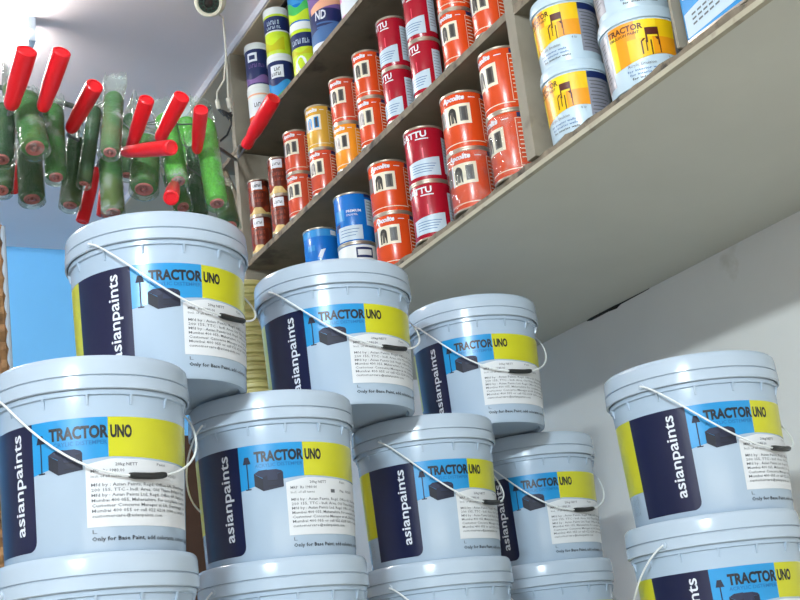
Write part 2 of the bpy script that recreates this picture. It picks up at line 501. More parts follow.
# ------------------------------------------------------------------ tins and tubs on the shelves
M_orange = mat('tin_orange', (214, 74, 28), .25, var=.03)
M_orange2 = mat('tin_amber', (240, 150, 40), .25, var=.03)
M_orange3 = mat('tin_coral', (204, 78, 50), .25, var=.03)
M_yellow = mat('tin_yellow', (214, 164, 62), .25, var=.03)
M_red = mat('tin_crimson', (164, 20, 40), .25, var=.03)
M_brown = mat('tin_brown', (140, 58, 34), .25, var=.12)
M_brownd = mat('tin_brown_dark', (100, 38, 24), .3, var=.1)
M_tan = mat('label_tan', (214, 186, 120), .35, var=.15, scale=60)
M_tblue = mat('tin_blue', (24, 112, 196), .25, var=.03)
M_tblue2 = mat('tin_light_blue', (56, 142, 204), .25, var=.03)
M_tin = mat('tin_metal', (206, 196, 178), .3, metal=.8, var=.05)
M_cream = mat('label_cream', (232, 222, 196), .35, var=.03)
M_win = mat('label_window_grey', (92, 88, 82), .35, var=.2, scale=60)
M_wind = mat('label_window_dark', (48, 46, 44), .35, var=.1)
M_rust = mat('label_rust', (176, 78, 52), .35, var=.05)
M_rose = mat('label_rose', (220, 70, 90), .35, var=.05)
M_lid2 = mat('tub_lid', (226, 230, 228), .35, var=.02)
M_tnavy = mat('tub_navy', (30, 44, 92), .3, var=.05)
M_lime = mat('tub_lime', (196, 220, 44), .3, var=.12, scale=40)
M_green = mat('tub_green', (74, 190, 96), .3, var=.1)
M_peach = mat('tub_peach', (236, 176, 140), .3, var=.06)
M_pink = mat('tub_pink', (226, 140, 196), .3, var=.05)
M_purple = mat('tub_purple', (120, 92, 150), .3, var=.1)
M_tubblue = mat('tub_pale_blue', (190, 208, 219), .3, var=.02)
M_pyel = mat('label_warm_yellow', (238, 192, 20), .3, var=.02)
M_pyel2 = mat('label_bright_yellow', (244, 212, 40), .3, var=.02)
M_pora = mat('label_orange', (234, 152, 24), .3, var=.02)
M_pbrown = mat('label_brown_ink', (84, 34, 24), .35, var=.05)
M_pgrey = mat('label_grey_side', (142, 142, 152), .35, var=.04)
M_inkblue = mat('ink_blue', (70, 110, 160), .4, var=.05)

def tin(name, R, H, body_m, top_m=None):
    root = empty(name)
    mb = MB(); mb.lathe([(R - .004, .004), (R - .001, .004), (R, .006), (R, H - .006), (R - .001, H - .004), (R - .004, H - .004)], body_m, 40)
    mb.build('body', root)
    mb = MB()
    mb.lathe([(0, .003), (R - .004, .003), (R - .003, 0), (R, 0), (R + .0012, .0015), (R + .0012, .004), (R - .001, .006)], M_tin, 40)
    mb.build('bottom_rim', root)
    mb = MB()
    mb.lathe([(R - .001, H - .006), (R + .0012, H - .004), (R + .0012, H - .001), (R, H), (R - .004, H), (R - .005, H - .004), (R*.72, H - .004), (R*.70, H - .006), (0, H - .006)], top_m or M_tin, 40)
    mb.build('lid', root)
    mb = MB(); return root, mb, Wrap(mb, lambda z: R)

def orange_tin(R, H, body_m, tint=None):
    root, mb, W = tin('paint_tin', R, H, body_m)
    pa, pb = -50, 18
    W.text('Apcolite', -56, H*.84, 62, H*.085, M_lett, bold=.045, shear=.25)
    W.patch(16, 34, H*.865, H*.878, M_lett)
    W.patch(pa, pb, H*.42, H*.77, M_cream, .0004)
    W.patch(pa - 28, pa - 4, H*.46, H*.74, M_win, .0004)
    W.patch(pa - 2, pa + 3, H*.42, H*.77, M_lett, .0006)
    # arched window and shuttered window of the printed picture
    c = -30; w = 11
    pts = [(c - w, H*.45), (c + w, H*.45), (c + w, H*.63)] + [(c + w*cos(t), H*.63 + H*.09*sin(t)) for t in [pi*i/8 for i in range(1, 8)]] + [(c - w, H*.63)]
    W.poly(pts, tint or M_wind, .0010)
    W.patch(c - 4, c + 4, H*.46, H*.65, M_win, .0013)
    W.patch(-10, 10, H*.47, H*.72, tint or M_win, .0010)
    W.patch(-5, 5, H*.49, H*.70, M_wind, .0013)
    W.patch(-85, 52, H*.105, H*.118, M_cream, .0004)
    # outlined text panel on the side
    for d0, d1, z0, z1 in ((48, 92, H*.86, H*.87), (48, 92, H*.14, H*.15)): W.patch(d0, d1, z0, z1, M_cream)
    W.patch(48, 49.5, H*.14, H*.87, M_cream)
    W.patch(54, 84, H*.88, H*.95, M_tnavy)
    for k in range(9): W.patch(53, 80 - (k*7) % 13, H*(.78 - .065*k), H*(.795 - .065*k), M_cream)
    mb.build('label', root)
    return root

def red_tin(R, H):
    root, mb, W = tin('paint_tin', R, H, M_red)
    W.text('GATTU', -88, H*.80, 92, H*.11, M_lett, bold=.03)
    W.patch(-30, 8, H*.755, H*.775, M_lett)
    W.patch(-62, 34, H*.10, lambda d: H*(.36 + .0008*(d + 62)), M_tubblue, .0005)
    for k in range(4): W.patch(-50, 22 - k*5, H*(.30 - .045*k), H*(.312 - .045*k), M_inkblue, .0008)
    W.patch(50, 88, H*.14, H*.80, M_tubblue, .0005)
    for k in range(10): W.patch(54, 82 - (k*5) % 11, H*(.74 - .055*k), H*(.75 - .055*k), M_inkg, .0008)
    W.patch(-14, -10, H*.42, H*.60, M_rose, .0005)
    mb.build('label', root)
    return root

def brown_tin(R, H):
    root, mb, W = tin('wood_finish_tin', R, H, M_brown)
    W.patch(-90, 90, H*.80, H*.965, M_brownd)
    W.patch(-42, 18, H*.70, H*.93, M_lett, .0006)
    scribble(W, -34, 8, H*.77, H*.07, M_wind)
    W.patch(-90, 90, H*.04, lambda d: H*(.16 + 0.07*cos(radians(d*3.2 + 40)) + .015*sin(radians(d*9))), M_tan)
    W.patch(-60, 50, lambda d: H*(.20 + .13*(abs(d + 5)/55)**2), H*.66, M_brownd, .0003)
    scribble(W, -36, 24, H*.50, H*.09, M_rust); scribble(W, -24, 18, H*.36, H*.08, M_rust)
    mb.build('label', root)
    return root

def blue_tin(R, H, plain=False):
    root, mb, W = tin('paint_tin', R, H, M_tblue)
    if plain == 2:
        W.patch(-95, 95, .006, H*.95, M_lid2); W.patch(-16, 36, H*.70, H*.90, M_tnavy, .0007); W.patch(-11, 31, H*.745, H*.855, M_lid2, .0011)
        W.patch(-95, 95, H*.95, H*.957, M_tblue, .0008)
    elif plain:
        W.patch(-90, 90, H*.80, H*.96, M_tblue2)
        W.poly([(-14, H*.35), (0, H*.32), (8, H*.45), (14, H*.52), (-2, H*.50)], M_lett)
        W.patch(-50, -22, H*.5, H*.62, M_tblue2)
        W.patch(35, 60, H*.83, H*.93, M_lett, .0008)
    else:
        W.text('PREMIUM', -22, H*.60, 44, H*.05, M_lett, bold=.02)
        W.text('ENAMEL', -22, H*.53, 34, H*.04, M_lett)
        W.patch(-62, -30, H*.46, H*.68, M_tblue2); W.patch(-72, -48, H*.28, H*.42, M_tnavy)
        W.patch(-58, 22, H*.06, H*.34, M_tubblue, .0005)
        for k in range(3): W.patch(-48, 12 - 6*k, H*(.26 - .06*k), H*(.272 - .06*k), M_inkblue, .0008)
        W.patch(38, 76, H*.34, H*.86, M_tubblue, .0005)
        W.patch(36, 80, H*.90, H*.96, M_tnavy, .0006)
        for k in range(7): W.patch(42, 70 - (k*7) % 12, H*(.80 - .06*k), H*(.812 - .06*k), M_inkg, .0008)
    mb.build('label', root)
    return root

def tub(name, R, H, body_m, lid_m=M_lid2, taper=.93):
    root = empty(name)
    rb = R * taper; hl = H * .86
    rf = lambda z: rb + (R * .965 - rb) * z / hl
    mb = MB(); mb.lathe([(0, .004), (rb - .006, .004), (rb - .004, 0), (rb - .001, 0), (rb, .003), (R*.965, hl), (R*.94, hl + .004), (0, hl + .004)], body_m, 44)
    mb.build('body', root)
    mb = MB(); mb.lathe([(R*.955, hl - .002), (R, hl - .003), (R*1.005, hl + .002), (R*1.005, hl + H*.045), (R*.985, hl + H*.052), (R*.985, hl + H*.10), (R*.96, H), (R*.88, H), (R*.86, H - .005), (0, H - .005)], lid_m, 44)
    mb.build('lid', root)
    mb = MB(); return root, mb, Wrap(mb, rf)

def scribble(W, d0, d1, z, h, m):
    """lettering too small to read: a row of little strokes"""
    d = d0; k = 0
    while d < d1:
        W.patch(d, d + 2.4, z, z + h, m, .0012, 2); 
        if k % 3 != 1: W.patch(d, d + 7, z + h*(.0, .4, .75)[k % 3], z + h*(.25, .6, 1.)[k % 3], m, .0012, 2)
        if k % 2: W.patch(d + 5, d + 7.2, z, z + h*.7, m, .0012, 2)
        d += 10; k += 1

def shelf_tub(kind, R, H):
    wv = lambda b, a, f: (lambda d: H*(b + a*sin(radians(d*f))))
    if kind == 'navy':
        root, mb, W = tub('paint_tub', R, H, M_tnavy)
        W.patch(-50, 0, H*.55, H*.76, M_lett); W.patch(-40, -10, H*.60, H*.70, M_tnavy, .0008)
        scribble(W, -45, 30, H*.40, H*.09, M_purple)
        W.patch(-90, 90, 0.005, wv(.18, .05, 3), M_purple)
    elif kind == 'white_orange':
        root, mb, W = tub('paint_tub', R, H, M_lid2)
        W.patch(-90, 90, .005, wv(.30, .03, 2), M_orange)
        W.patch(-40, 20, H*.38, H*.66, M_lett, .0006); scribble(W, -30, 10, H*.46, H*.10, M_ink)
        W.patch(-90, 90, H*.74, H*.78, M_peach)
    elif kind == 'lime':
        root, mb, W = tub('paint_tub', R, H, M_lime)
        W.patch(-95, 95, H*.50, H*.80, M_tnavy); scribble(W, -46, 14, H*.62, H*.09, M_tubblue); scribble(W, -50, 14, H*.53, H*.06, M_tubblue)
        W.patch(-95, 95, H*.47, H*.50, M_lett)
        W.patch(-80, 30, H*.08, wv(.28, .08, 3), M_yel)
    elif kind == 'lime_white':
        root, mb, W = tub('paint_tub', R, H, M_lime)
        W.patch(-95, 95, H*.50, H*.78, M_tnavy); scribble(W, -60, 12, H*.56, H*.10, M_tubblue)
        W.poly([(-24 + 24*cos(t), H*.18 + H*.15*sin(t)) for t in [2*pi*i/16 for i in range(16)]], M_lett, .0010)
        W.patch(-95, 95, H*.36, wv(.44, .05, 4), M_yel)
    elif kind == 'navy_green':
        root, mb, W = tub('paint_tub', R, H, M_tnavy)
        W.patch(-90, 90, .005, wv(.40, .06, 3), M_tblue2); W.patch(-90, 90, .004, wv(.20, .08, 3), M_green, .0008)
        W.patch(-48, 14, H*.50, H*.76, M_lett); scribble(W, -28, 0, H*.64, H*.07, M_ink); scribble(W, -42, 8, H*.54, H*.07, M_ink)
    elif kind == 'wave':
        root, mb, W = tub('paint_tub', R, H, M_tblue)
        W.patch(-95, 95, H*.36, wv(.70, .08, 3), M_tblue2); W.patch(-95, 95, .006, wv(.36, .07, 4), M_green, .0008)
        W.patch(-95, 95, .005, wv(.20, .06, 3), M_lime, .0012)
    elif kind == 'gold':
        root, mb, W = tub('paint_tub', R, H, M_tnavy)
        W.patch(-95, 95, H*.58, H*.84, M_purple); W.patch(-60, 60, lambda d: H*(.60 + .0012*d), lambda d: H*(.74 + .002*d), M_peach, .0008)
        W.text('ND', -42, H*.43, 40, H*.13, M_lett, bold=.03, shear=.2)
        W.patch(-95, 40, lambda d: H*.10, lambda d: H*(.22 + .0012*(d + 95)), M_inkblue)
        for k in range(3): W.patch(-38, 40 - 9*k, H*(.36 - .06*k), H*(.385 - .06*k), M_inkblue, .0008)
        W.patch(-95, 95, .004, H*.10, M_lett)
    else:
        root, mb, W = tub('paint_tub', R, H, M_pink)
        W.patch(-95, 95, .005, lambda d: H*(.72 if -60 <= d <= 10 else .20), M_lett)
    mb.build('label', root)
    return root

def chair_tub(R, H):
    root, mb, W = tub('emulsion_tub', R, H, M_tubblue, M_tubblue, .90)
    zt, zb = H*.815, H*.33
    def low(d): return H*(.31 + .05*sin(radians((d + 20)*2)))
    # chequered warm yellows
    W.patch(-62, -18, H*.58, zt, M_pora); W.patch(-18, 14, H*.58, zt, M_pyel2); W.patch(14, 46, H*.58, zt, M_pyel)
    W.patch(-62, -32, low, H*.58, M_pora); W.patch(-32, 6, low, H*.58, M_pyel); W.patch(6, 46, low, H*.58, M_pora)
    W.patch(-62, -50, low, H*.70, M_pyel2, .0006)
    W.text('TRACTOR', -62, H*.70, 56, H*.075, M_pbrown, bold=.03)
    W.text('EMULSION PAINT', -60, H*.645, 48, H*.035, M_pbrown, bold=.02)
    # chair drawing
    W.patch(-4, 16, H*0.605, H*0.700, M_pbrown, .0012); W.patch(-4, -1.5, H*0.505, H*0.605, M_pbrown, .0012); W.patch(14, 16, H*0.465, H*0.605, M_pbrown, .0012)
    W.poly([(-12, H*0.530), (16, H*0.540), (14, H*0.575), (-8, H*0.565)], M_pbrown, .0012)
    W.patch(-12, -10, H*0.365, H*0.535, M_pbrown, .0012); W.patch(2, 4, H*0.345, H*0.535, M_pbrown, .0012); W.patch(-5, -3.4, H*0.395, H*0.535, M_pbrown, .0012); W.patch(15, 16.6, H*0.365, H*0.545, M_pbrown, .0012)
    W.text('Acrylic Emulsion', -38, H*.235, 44, H*.04, M_inkg)
    W.text('4 ltr', 28, H*.30, 10, H*.04, M_inkg)
    for k in range(3): W.text('for interior walls', -40 + 3*k, H*(.175 - .05*k), 56, H*.03, M_inkblue if k < 2 else M_ink, res=1, bold=.02)
    W.patch(46, 96, H*.12, zt, M_pgrey); W.patch(46, 96, H*.72, zt, M_tnavy, .0008)
    for k in range(11): W.patch(49 + (k % 2)*2, 90 - (k*7) % 16, H*(.67 - .05*k), H*(.685 - .05*k), M_inkg, .0008)
    W.patch(-110, -66, H*.10, zt, M_pgrey)
    for k in range(11): W.patch(-104, -72 - (k*5) % 9, H*(.70 - .05*k), H*(.715 - .05*k), M_inkg, .0008)
    mb.build('label', root)
    return root

ZS = {'L': .9665, 'M': 1.3075, 'U': 1.7095}
OV = .004
def put(o, y, z, R, a, label, cat, group, over=OV):
    x = XF + R - over
    place(o, (x, y, z), face_cam(x, y, a)); tag(o, label, cat, group)
GL, GM, GU, GP = 'tins on the lowest shelf', 'tins on the middle shelf', 'tubs on the top shelf', 'tubs in the right shelf bay'
_first = {}
def inst(key, maker):
    if key not in _first:
        _first[key] = maker(); return _first[key]
    c = copy_tree(_first[key]); return c

# lowest shelf
HL = .1425; RL = .0515
for y, kind, a, nm in ((1.953, 'o', -38, 'orange paint tin against the divider'), (2.129, 'o', -4, 'orange paint tin, second column left of the divider'),
                   (2.312, 'r', 0, 'crimson paint tin between orange columns on the lowest shelf'), (2.510, 'o', -4, 'orange paint tin between the crimson and blue ones')):
    R = RL if kind == 'o' else .049
    for k in range(2):
        hh = .1505 if y < 2 else HL
        o = inst(kind + 'L%.3f' % hh, (lambda: orange_tin(RL, hh, M_orange)) if kind == 'o' else (lambda: red_tin(.049, HL)))
        put(o, y, ZS['L'] + k*hh, R, a + (4 if k else 0), nm + (', upper of the pair' if k else ', lower of the pair'), 'tin', GL)
o = blue_tin(RL, .143); put(o, 2.724, ZS['L'] + .143, RL, 0, 'blue paint tin with white label box, behind the middle top bucket', 'tin', GL)
o = blue_tin(RL, .143, 2); put(o, 2.724, ZS['L'], RL, 12, 'grey-white tin with a dark outlined box, under the blue tin', 'tin', GL)
o = blue_tin(.049, .135, True); put(o, 2.938, ZS['L'] + .135, .049, 0, 'plain light-topped blue tin left of the tall blue one', 'tin', GL)
o = blue_tin(.049, .135, True); put(o, 2.938, ZS['L'], .049, 8, 'plain blue tin beneath its twin, behind the top bucket lid', 'tin', GL)
o = shelf_tub('white_orange', .046, .215); put(o, 3.15, ZS['L'], .046, 0, 'white-lidded tub peeping over the middle top bucket, left of the blue tins', 'tub', GL)

# middle shelf
HM = .136; RM = .0395
mid = [(1.955, ('o', 'o'), 'column next to the divider'), (2.090, ('o', 'o'), 'second column from the divider'), (2.243, ('r', 'r'), 'crimson column nearer the divider'), (2.387, ('r', 'r'), 'crimson column farther from the divider'),
       (2.534, ('o', 'o'), 'column just past the crimson tins'), (2.685, ('a', 'c'), 'column with the amber tin at its foot'), (2.854, ('c', 'y'), 'column topped by a yellow tin'), (3.020, ('c', 'c'), 'column beside the brown tins')]
cn = {'o': 'orange', 'r': 'crimson', 'a': 'amber', 'c': 'coral-orange', 'y': 'yellow'}
cm = {'o': M_orange, 'a': M_orange2, 'c': M_orange3, 'y': M_yellow}
for y, ks, where in mid:
    for k, c in enumerate(ks):
        if c == 'r': o = inst('rM', lambda: red_tin(.0385, .144))
        else: o = inst(c + 'M', lambda c=c: orange_tin(RM, HM, cm[c], M_tblue2 if c == 'y' else None))
        put(o, y, ZS['M'] + k*(.144 if c == 'r' else HM), RM, (-24 if c == 'r' else -17) + 5*k, '%s tin, %s on the middle shelf, %s' % (cn[c], where, 'upper' if k else 'lower'), 'tin', GM)
for y, where in ((3.155, 'brown wood finish tin beside the coral-orange tins'), (3.325, 'brown wood finish tin at the far end by the post')):
    for k in range(2):
        o = inst('bM', lambda: brown_tin(.033, .124))
        put(o, y, ZS['M'] + k*.124, .033, -4 + 6*k, where + (', upper' if k else ', lower'), 'tin', GM)

# top shelf
top = [(3.268, .0405, .148, ('white_orange', 'navy'), ('white and orange tub behind the loose red roller handle', 'navy tub at the far left end of the top shelf')),
       (3.093, .041, .162, ('navy_green', 'lime'), ('navy tub with blue and green waves, lower, second from the far end', 'navy and lime tub on top of the blue-green wave one')),
       (2.905, .043, .166, ('lime_white', 'wave'), ('navy and lime tub with a white oval, lower of its pair', 'blue tub with green waves above the white-oval tub'))]
for y, R, H, ks, labs in top:
    for k, c in enumerate(ks):
        put(shelf_tub(c, R, H), y, ZS['U'] + k*H, R, 0, labs[k], 'tub', GU)
put(shelf_tub('gold', .052, .215), 2.765, ZS['U'], .052, 0, 'big dark blue tub with peach swoosh on the top shelf', 'tub', GU)
put(shelf_tub('pink', .046, .24), 2.57, ZS['U'], .046, 0, 'pink and white tub at the upper picture edge', 'tub', GU)

# right bay
HP = .152
put(chair_tub(.068, HP), 1.742, ZS['L'], .068, -24, 'yellow-labelled tub with chair drawing next to the divider, lower', 'tub', GP)
put(copy_tree(bpy.data.objects['emulsion_tub']), 1.742, ZS['L'] + HP, .068, -20, 'yellow-labelled tub with chair drawing next to the divider, upper', 'tub', GP)
p2 = copy_tree(bpy.data.objects['emulsion_tub'])
put(p2, 1.545, ZS['L'], .074, 14, 'yellow-labelled tub whose TRACTOR word faces out, beside the thin partition', 'tub', GP); p2.scale = (1.09, 1.09, 1.0)
p2 = copy_tree(bpy.data.objects['emulsion_tub'])
put(p2, 1.545, ZS['L'] + HP, .074, 20, 'tub stacked above the TRACTOR tub, cut by the top picture edge', 'tub', GP); p2.scale = (1.09, 1.09, 1.0)
# rectangular blue tin at the right end: its broad face stands along the shelf edge
root = empty('paint_tin', (XF + .056, 1.281, ZS['L']))
def rbox(mb, hx, hy, z0, z1, rr, m):
    ring = []
    for cx, cy, a0 in ((hx - rr, hy - rr, 0), (-hx + rr, hy - rr, pi/2), (-hx + rr, -hy + rr, pi), (hx - rr, -hy + rr, 3*pi/2)):
        ring += [(cx + rr*cos(a0 + pi/2*k/5), cy + rr*sin(a0 + pi/2*k/5)) for k in range(6)]
    n = len(ring)
    mb.add([(x, y, z0) for x, y in ring] + [(x, y, z1) for x, y in ring], [tuple(range(n))[::-1], tuple(range(n, 2*n))] + [(i, (i+1) % n, n + (i+1) % n, n + i) for i in range(n)], m)
mb = MB(); rbox(mb, .050, .0855, .004, .206, .010, M_tblue2); mb.build('body', root)
mb = MB(); rbox(mb, .0512, .0867, 0, .005, .011, M_tin); mb.build('bottom_rim', root)
mb = MB(); rbox(mb, .0512, .0867, .205, .210, .011, M_tin); mb.lathe([(.03, .21), (.03, .218), (.026, .222), (0, .222)], M_tin, 30); mb.build('lid', root)
mb = MB()
def face(pts, m, off): mb.add([(-.0504 - off, y, z) for y, z in pts], [tuple(range(len(pts)))], m)   # pts: (y, z), y falling to the reader's right
top = [(.076 - .132*k/10, .046 + .016*sin(pi*(.12 + .62*k/10))) for k in range(11)]
face([(.076, .008)] + [(-.056, .014)] + top[::-1], M_tubblue, 0)
for k in range(3):
    for j in range(7 - k): face([(.058 - .014*j, .042 - .009*k + .0012*j), (.058 - .014*j - .010, .043 - .009*k + .0012*j), (.058 - .014*j - .010, .0465 - .009*k + .0012*j), (.058 - .014*j, .0455 - .009*k + .0012*j)], M_inkg, .0005)
face([(.046, .086), (-.040, .086), (-.040, .19), (.046, .19)], M_wind, 0)
face([(.040, .092), (-.034, .092), (-.034, .19), (.040, .19)], M_cream, .0005); face([(.022, .10), (-.010, .10), (-.010, .19), (.022, .19)], M_green, .0009)
face([(.074, .080), (.064, .078), (.060, .088), (.068, .094)], M_lett, 0)
mb.build('label', root, smooth=False)
tag(root, 'light blue rectangular tin with a white label, upper right beyond the thin partition', 'tin', GP)

# crinkled clear film on the lower orange tins near the divider
M_film = film('clear_film', (252, 252, 252), .10, .06)
M_bag = film('bag_film', (246, 252, 246), .14, .14)
def wrap_film(y, R, H):
    mb = MB(); seg = 36; rows = 9; vs = []
    for j in range(rows):
        for i in range(seg):
            q = R + .0022 + random.uniform(0, .0030); an = 2*pi*i/seg
            vs.append((q*cos(an), q*sin(an), .002 + (H - .004) * j/(rows - 1)))
    fs = [(j*seg + i, j*seg + (i+1) % seg, (j+1)*seg + (i+1) % seg, (j+1)*seg + i) for j in range(rows - 1) for i in range(seg)]
    mb.add(vs, fs, M_film)
    return mb
for o in list(COL.objects):
    if o.parent is None and o.get('label', '').startswith('orange paint tin') and 'lower' in o['label'] and ('divider' in o['label']):
        f = wrap_film(0, RL, HL).build('clear_wrap', o, smooth=False)

# ------------------------------------------------------------------ paint rollers hung on a wire
M_pile = mat('roller_pile', (54, 110, 44), .95, var=.3, scale=260, bump=.5, dirt=((96, 112, 52), 9, .52))
M_piled = mat('roller_pile_dark', (36, 76, 38), .95, var=.3, scale=260, bump=.5, dirt=((74, 92, 44), 9, .52))
M_pileb = mat('roller_pile_bright', (80, 158, 46), .95, var=.3, scale=260, bump=.5, dirt=((108, 138, 56), 9, .55))
M_bagw = film('bag_film_pale', (244, 250, 246), .30, .12)
M_hand = mat('red_handle', (222, 22, 34), .3, var=.04)
M_cap = mat('roller_end_cap', (172, 86, 82), .45, var=.15, scale=50)
M_capr = mat('roller_core', (140, 40, 40), .6, var=.2)
M_steel = mat('roller_frame_steel', (150, 152, 156), .3, metal=.9, var=.05)
M_hang = mat('hanging_wire', (84, 92, 84), .5, metal=.4, var=.15)

pa = [P(-60, 74, 2.50), P(30, 94, 2.46), P(66, 104, 2.44), P(130, 124, 2.50), P(190, 142, 2.72), P(220, 149, 3.1), Vector((XF - .006, 3.415, 1.672))]
WIRE_PTS = [pa[i].lerp(pa[i+1], t/8) for i in range(5) for t in range(8)]
for i_, q_ in enumerate(WIRE_PTS): q_.freeze()

def rollr(label, top, bot, dia, dt, db, pile, handle=None, bag=1.0, spike=0.):
    """top/bottom of the sleeve and the handle as sight lines with distances"""
    a = P(top[0], top[1], dt); b = P(bot[0], bot[1], db)
    r = dia / 2 * dt / FPX
    root = empty('paint_roller', a); ro = Vector((0, 0, GZ)) - root.location
    def add(mb, name, parent=root, smooth=True):
        o = mb.build(name, parent, smooth); o.location = ro if parent is root else (0, 0, 0); return o
    ax = (b - a); L = ax.length; ax.normalize()
    R_ = ax.to_track_quat('Z', 'Y').to_matrix().to_4x4(); M_ = Matrix.Translation(a) @ R_
    mb = MB(); n = 14
    prof = [(0, 0), (r*.75, 0), (r*.96, .006)] + [(r*random.uniform(.995, 1.005), .006 + (L - .014)*i/n) for i in range(1, n + 1)] + [(r*.92, L - .003), (r*.62, L)]
    mb.lathe(prof, pile, 36, M_, jit=r*.012); add(mb, 'sleeve')
    mb = MB(); mb.lathe([(r*.64, L - .004), (r*.66, L + .001), (r*.60, L + .003), (r*.34, L + .0015), (r*.30, L - .004), (r*.14, L - .004), (r*.12, L + .004), (0, L + .005)], M_cap, 28, M_)
    add(mb, 'end_cap')
    if handle:
        h0 = P(*handle[0]); h1 = P(*handle[1]); hw = handle[2] / 2 * handle[0][2] / FPX
        hv = (h1 - h0); HL_ = hv.length; hv.normalize()
        Mh = Matrix.Translation(h0) @ hv.to_track_quat('Z', 'Y').to_matrix().to_4x4()
        mb = MB()
        prof = [(0, -.004), (hw*.55, -.004), (hw*.70, 0), (hw*.80, HL_*.06), (hw*.82, HL_*.2), (hw*.95, HL_*.4), (hw, HL_*.7), (hw*1.02, HL_*.93), (hw*1.0, HL_*.985), (hw*.86, HL_), (hw*.74, HL_), (hw*.70, HL_ - .002), (0, HL_ - .002)]
        mb.lathe(prof, M_hand, 24, Mh); add(mb, 'handle')
        mb = MB()
        mid_ = (h0 + a) / 2 + Vector((.012, .02, .0))
        mb.tube([h0 + hv*.004, h0 - hv*.018, mid_, a - ax*.014, a + ax*.01], .0032, M_steel, 8); add(mb, 'wire_frame')
    if bag:
        mb = MB(); seg = 30
        T = .028 + spike
        prof = [(r*1.0, -T), (r*1.15, -T*.7), (r*1.12, -T*.35), (r*1.06, -.004)] + [(r*random.uniform(1.06, 1.09), L*i/7) for i in range(1, 8)] + [(r*1.1, L + .006), (r*.75, L + .012), (r*.3, L + .009), (0, L + .007)]
        k0 = len(mb.v)
        mb.lathe(prof, M_bagw if bag > 1 else M_bag, seg, None, jit=r*.018)
        tw = random.uniform(-.5, .5)                       # the open mouth is pressed flat and ragged
        out = []
        for j, v in enumerate(mb.v):
            x, y, z = v
            if z < 0:
                k = min(1, -z / T); fl = 1 - .86*k; x2 = x*(1 + .15*k); y2 = y*fl
                x, y = x2*cos(tw) - y2*sin(tw), x2*sin(tw) + y2*cos(tw)
                z -= k*k*random.uniform(-.2, .9)*.018
            out.append(M_ @ Vector((x, y, z)))
        mb.v = [tuple(v) for v in out]
        add(mb, 'plastic_bag')
    # string from the sleeve up to the wire
    best = min(((q - a).length, q) for q in WIRE_PTS)[1]
    mb = MB(); mb.tube([a + ax*.004, (a + best)/2 + Vector((0, 0, -.004)), best], .0016, M_hang, 6); add(mb, 'hang_string')
    tag(root, label, 'paint roller', 'paint rollers hung in clear bags')
    return root

D = 2.25
rollr('roller with dark green sleeve at the left picture edge, its red handle the leftmost', (4, 108), (1, 159), 24, 2.28, 2.22, M_piled, ((11, 106, 2.13), (27, 50, 2.07), 20))
rollr('roller with thick green sleeve and pale pink end, handle second from the left', (25, 98), (35, 148), 27, 2.22, 2.13, M_pile, ((43, 108, 2.16), (62, 51, 2.10), 18))
rollr('slim green roller whose pink end points down, right of the thickest sleeve', (53, 108), (56, 177), 20, 2.28, 2.19, M_pile)
rollr('dark green roller hanging low behind the two leftmost handles', (29, 150), (32, 199), 24, 2.42, 2.36, M_piled)
rollr('small dark roller end low at the left picture edge', (4, 158), (1, 190), 22, 2.47, 2.42, M_piled, ((17, 152, 2.56), (13, 192, 2.52), 11))
rollr('dark olive roller hanging low left of the downward red handle', (77, 140), (70, 205), 20, 2.40, 2.34, M_piled, ((71, 129, 2.26), (95, 85, 2.18), 17))
rollr('thin dark roller just left of the white-topped bag', (95, 108), (84, 183), 14, 2.36, 2.32, M_piled, ((106, 178, 2.56), (103, 216, 2.54), 13))
rollr('roller in a white-topped bag, dull red end, left of the horizontal handle', (114, 96), (110, 152), 19, 2.20, 2.12, M_pile, None, 2, .02)
rollr('roller below the white-topped bag, its red handle hanging down', (110, 158), (113, 212), 22, 2.38, 2.33, M_pile, ((96, 170, 2.46), (82, 222, 2.42), 13))
rollr('thick pale green roller under the horizontal red handle', (146, 140), (144, 189), 27, 2.28, 2.21, M_pile, ((125, 152, 2.18), (172, 147.5, 2.07), 15))
rollr('bright-topped green roller with round red end, behind the horizontal handle', (165, 118), (178, 181), 21, 2.35, 2.26, M_pileb, ((160, 138, 2.20), (182, 96, 2.14), 16), 1, .02)
rollr('short roller with the lowest pink end beside the dark sleeve', (171, 175), (183, 207), 18, 2.44, 2.38, M_pile, ((174, 186, 2.24), (171, 198, 2.15), 15))
rollr('dark green roller under the upright red handle', (195, 148), (199, 216), 18, 2.52, 2.48, M_piled, ((197, 150, 2.22), (201, 109, 2.14), 14))
rollr('bright green roller at the right end of the hanging bunch', (204, 122), (217, 203), 21, 2.30, 2.20, M_pileb, None, 1, .02)
rollr('dull green roller end lowest at the right, above the topmost bucket', (222, 190), (230, 226), 20, 2.42, 2.36, M_piled)
rollr('green roller behind the diagonal handle left of the horizontal one', (133, 116), (128, 175), 19, 2.50, 2.46, M_piled, ((131, 148, 2.22), (147, 99, 2.15), 15), 1, .01)
rollr('bright green bagged roller peeping above between the two diagonal handles', (186, 120), (190, 168), 20, 2.62, 2.58, M_pileb, None, 1, .02)
rollr('roller in a torn pale bag behind the leftmost red handle', (10, 86), (16, 130), 16, 2.40, 2.36, M_pile, None, 2, .01)

# wire the rollers hang on, from the shelf post towards the left
mb = MB()
mb.tube([Vector((-2.3, 1.55, 1.30))] + pa, .0055, M_hang, 8)
o = mb.build('hanging_wire'); o.location.z = GZ
tag(o, 'grey-green wire strung from shelf post to far wall behind the hanging rollers', 'wire')

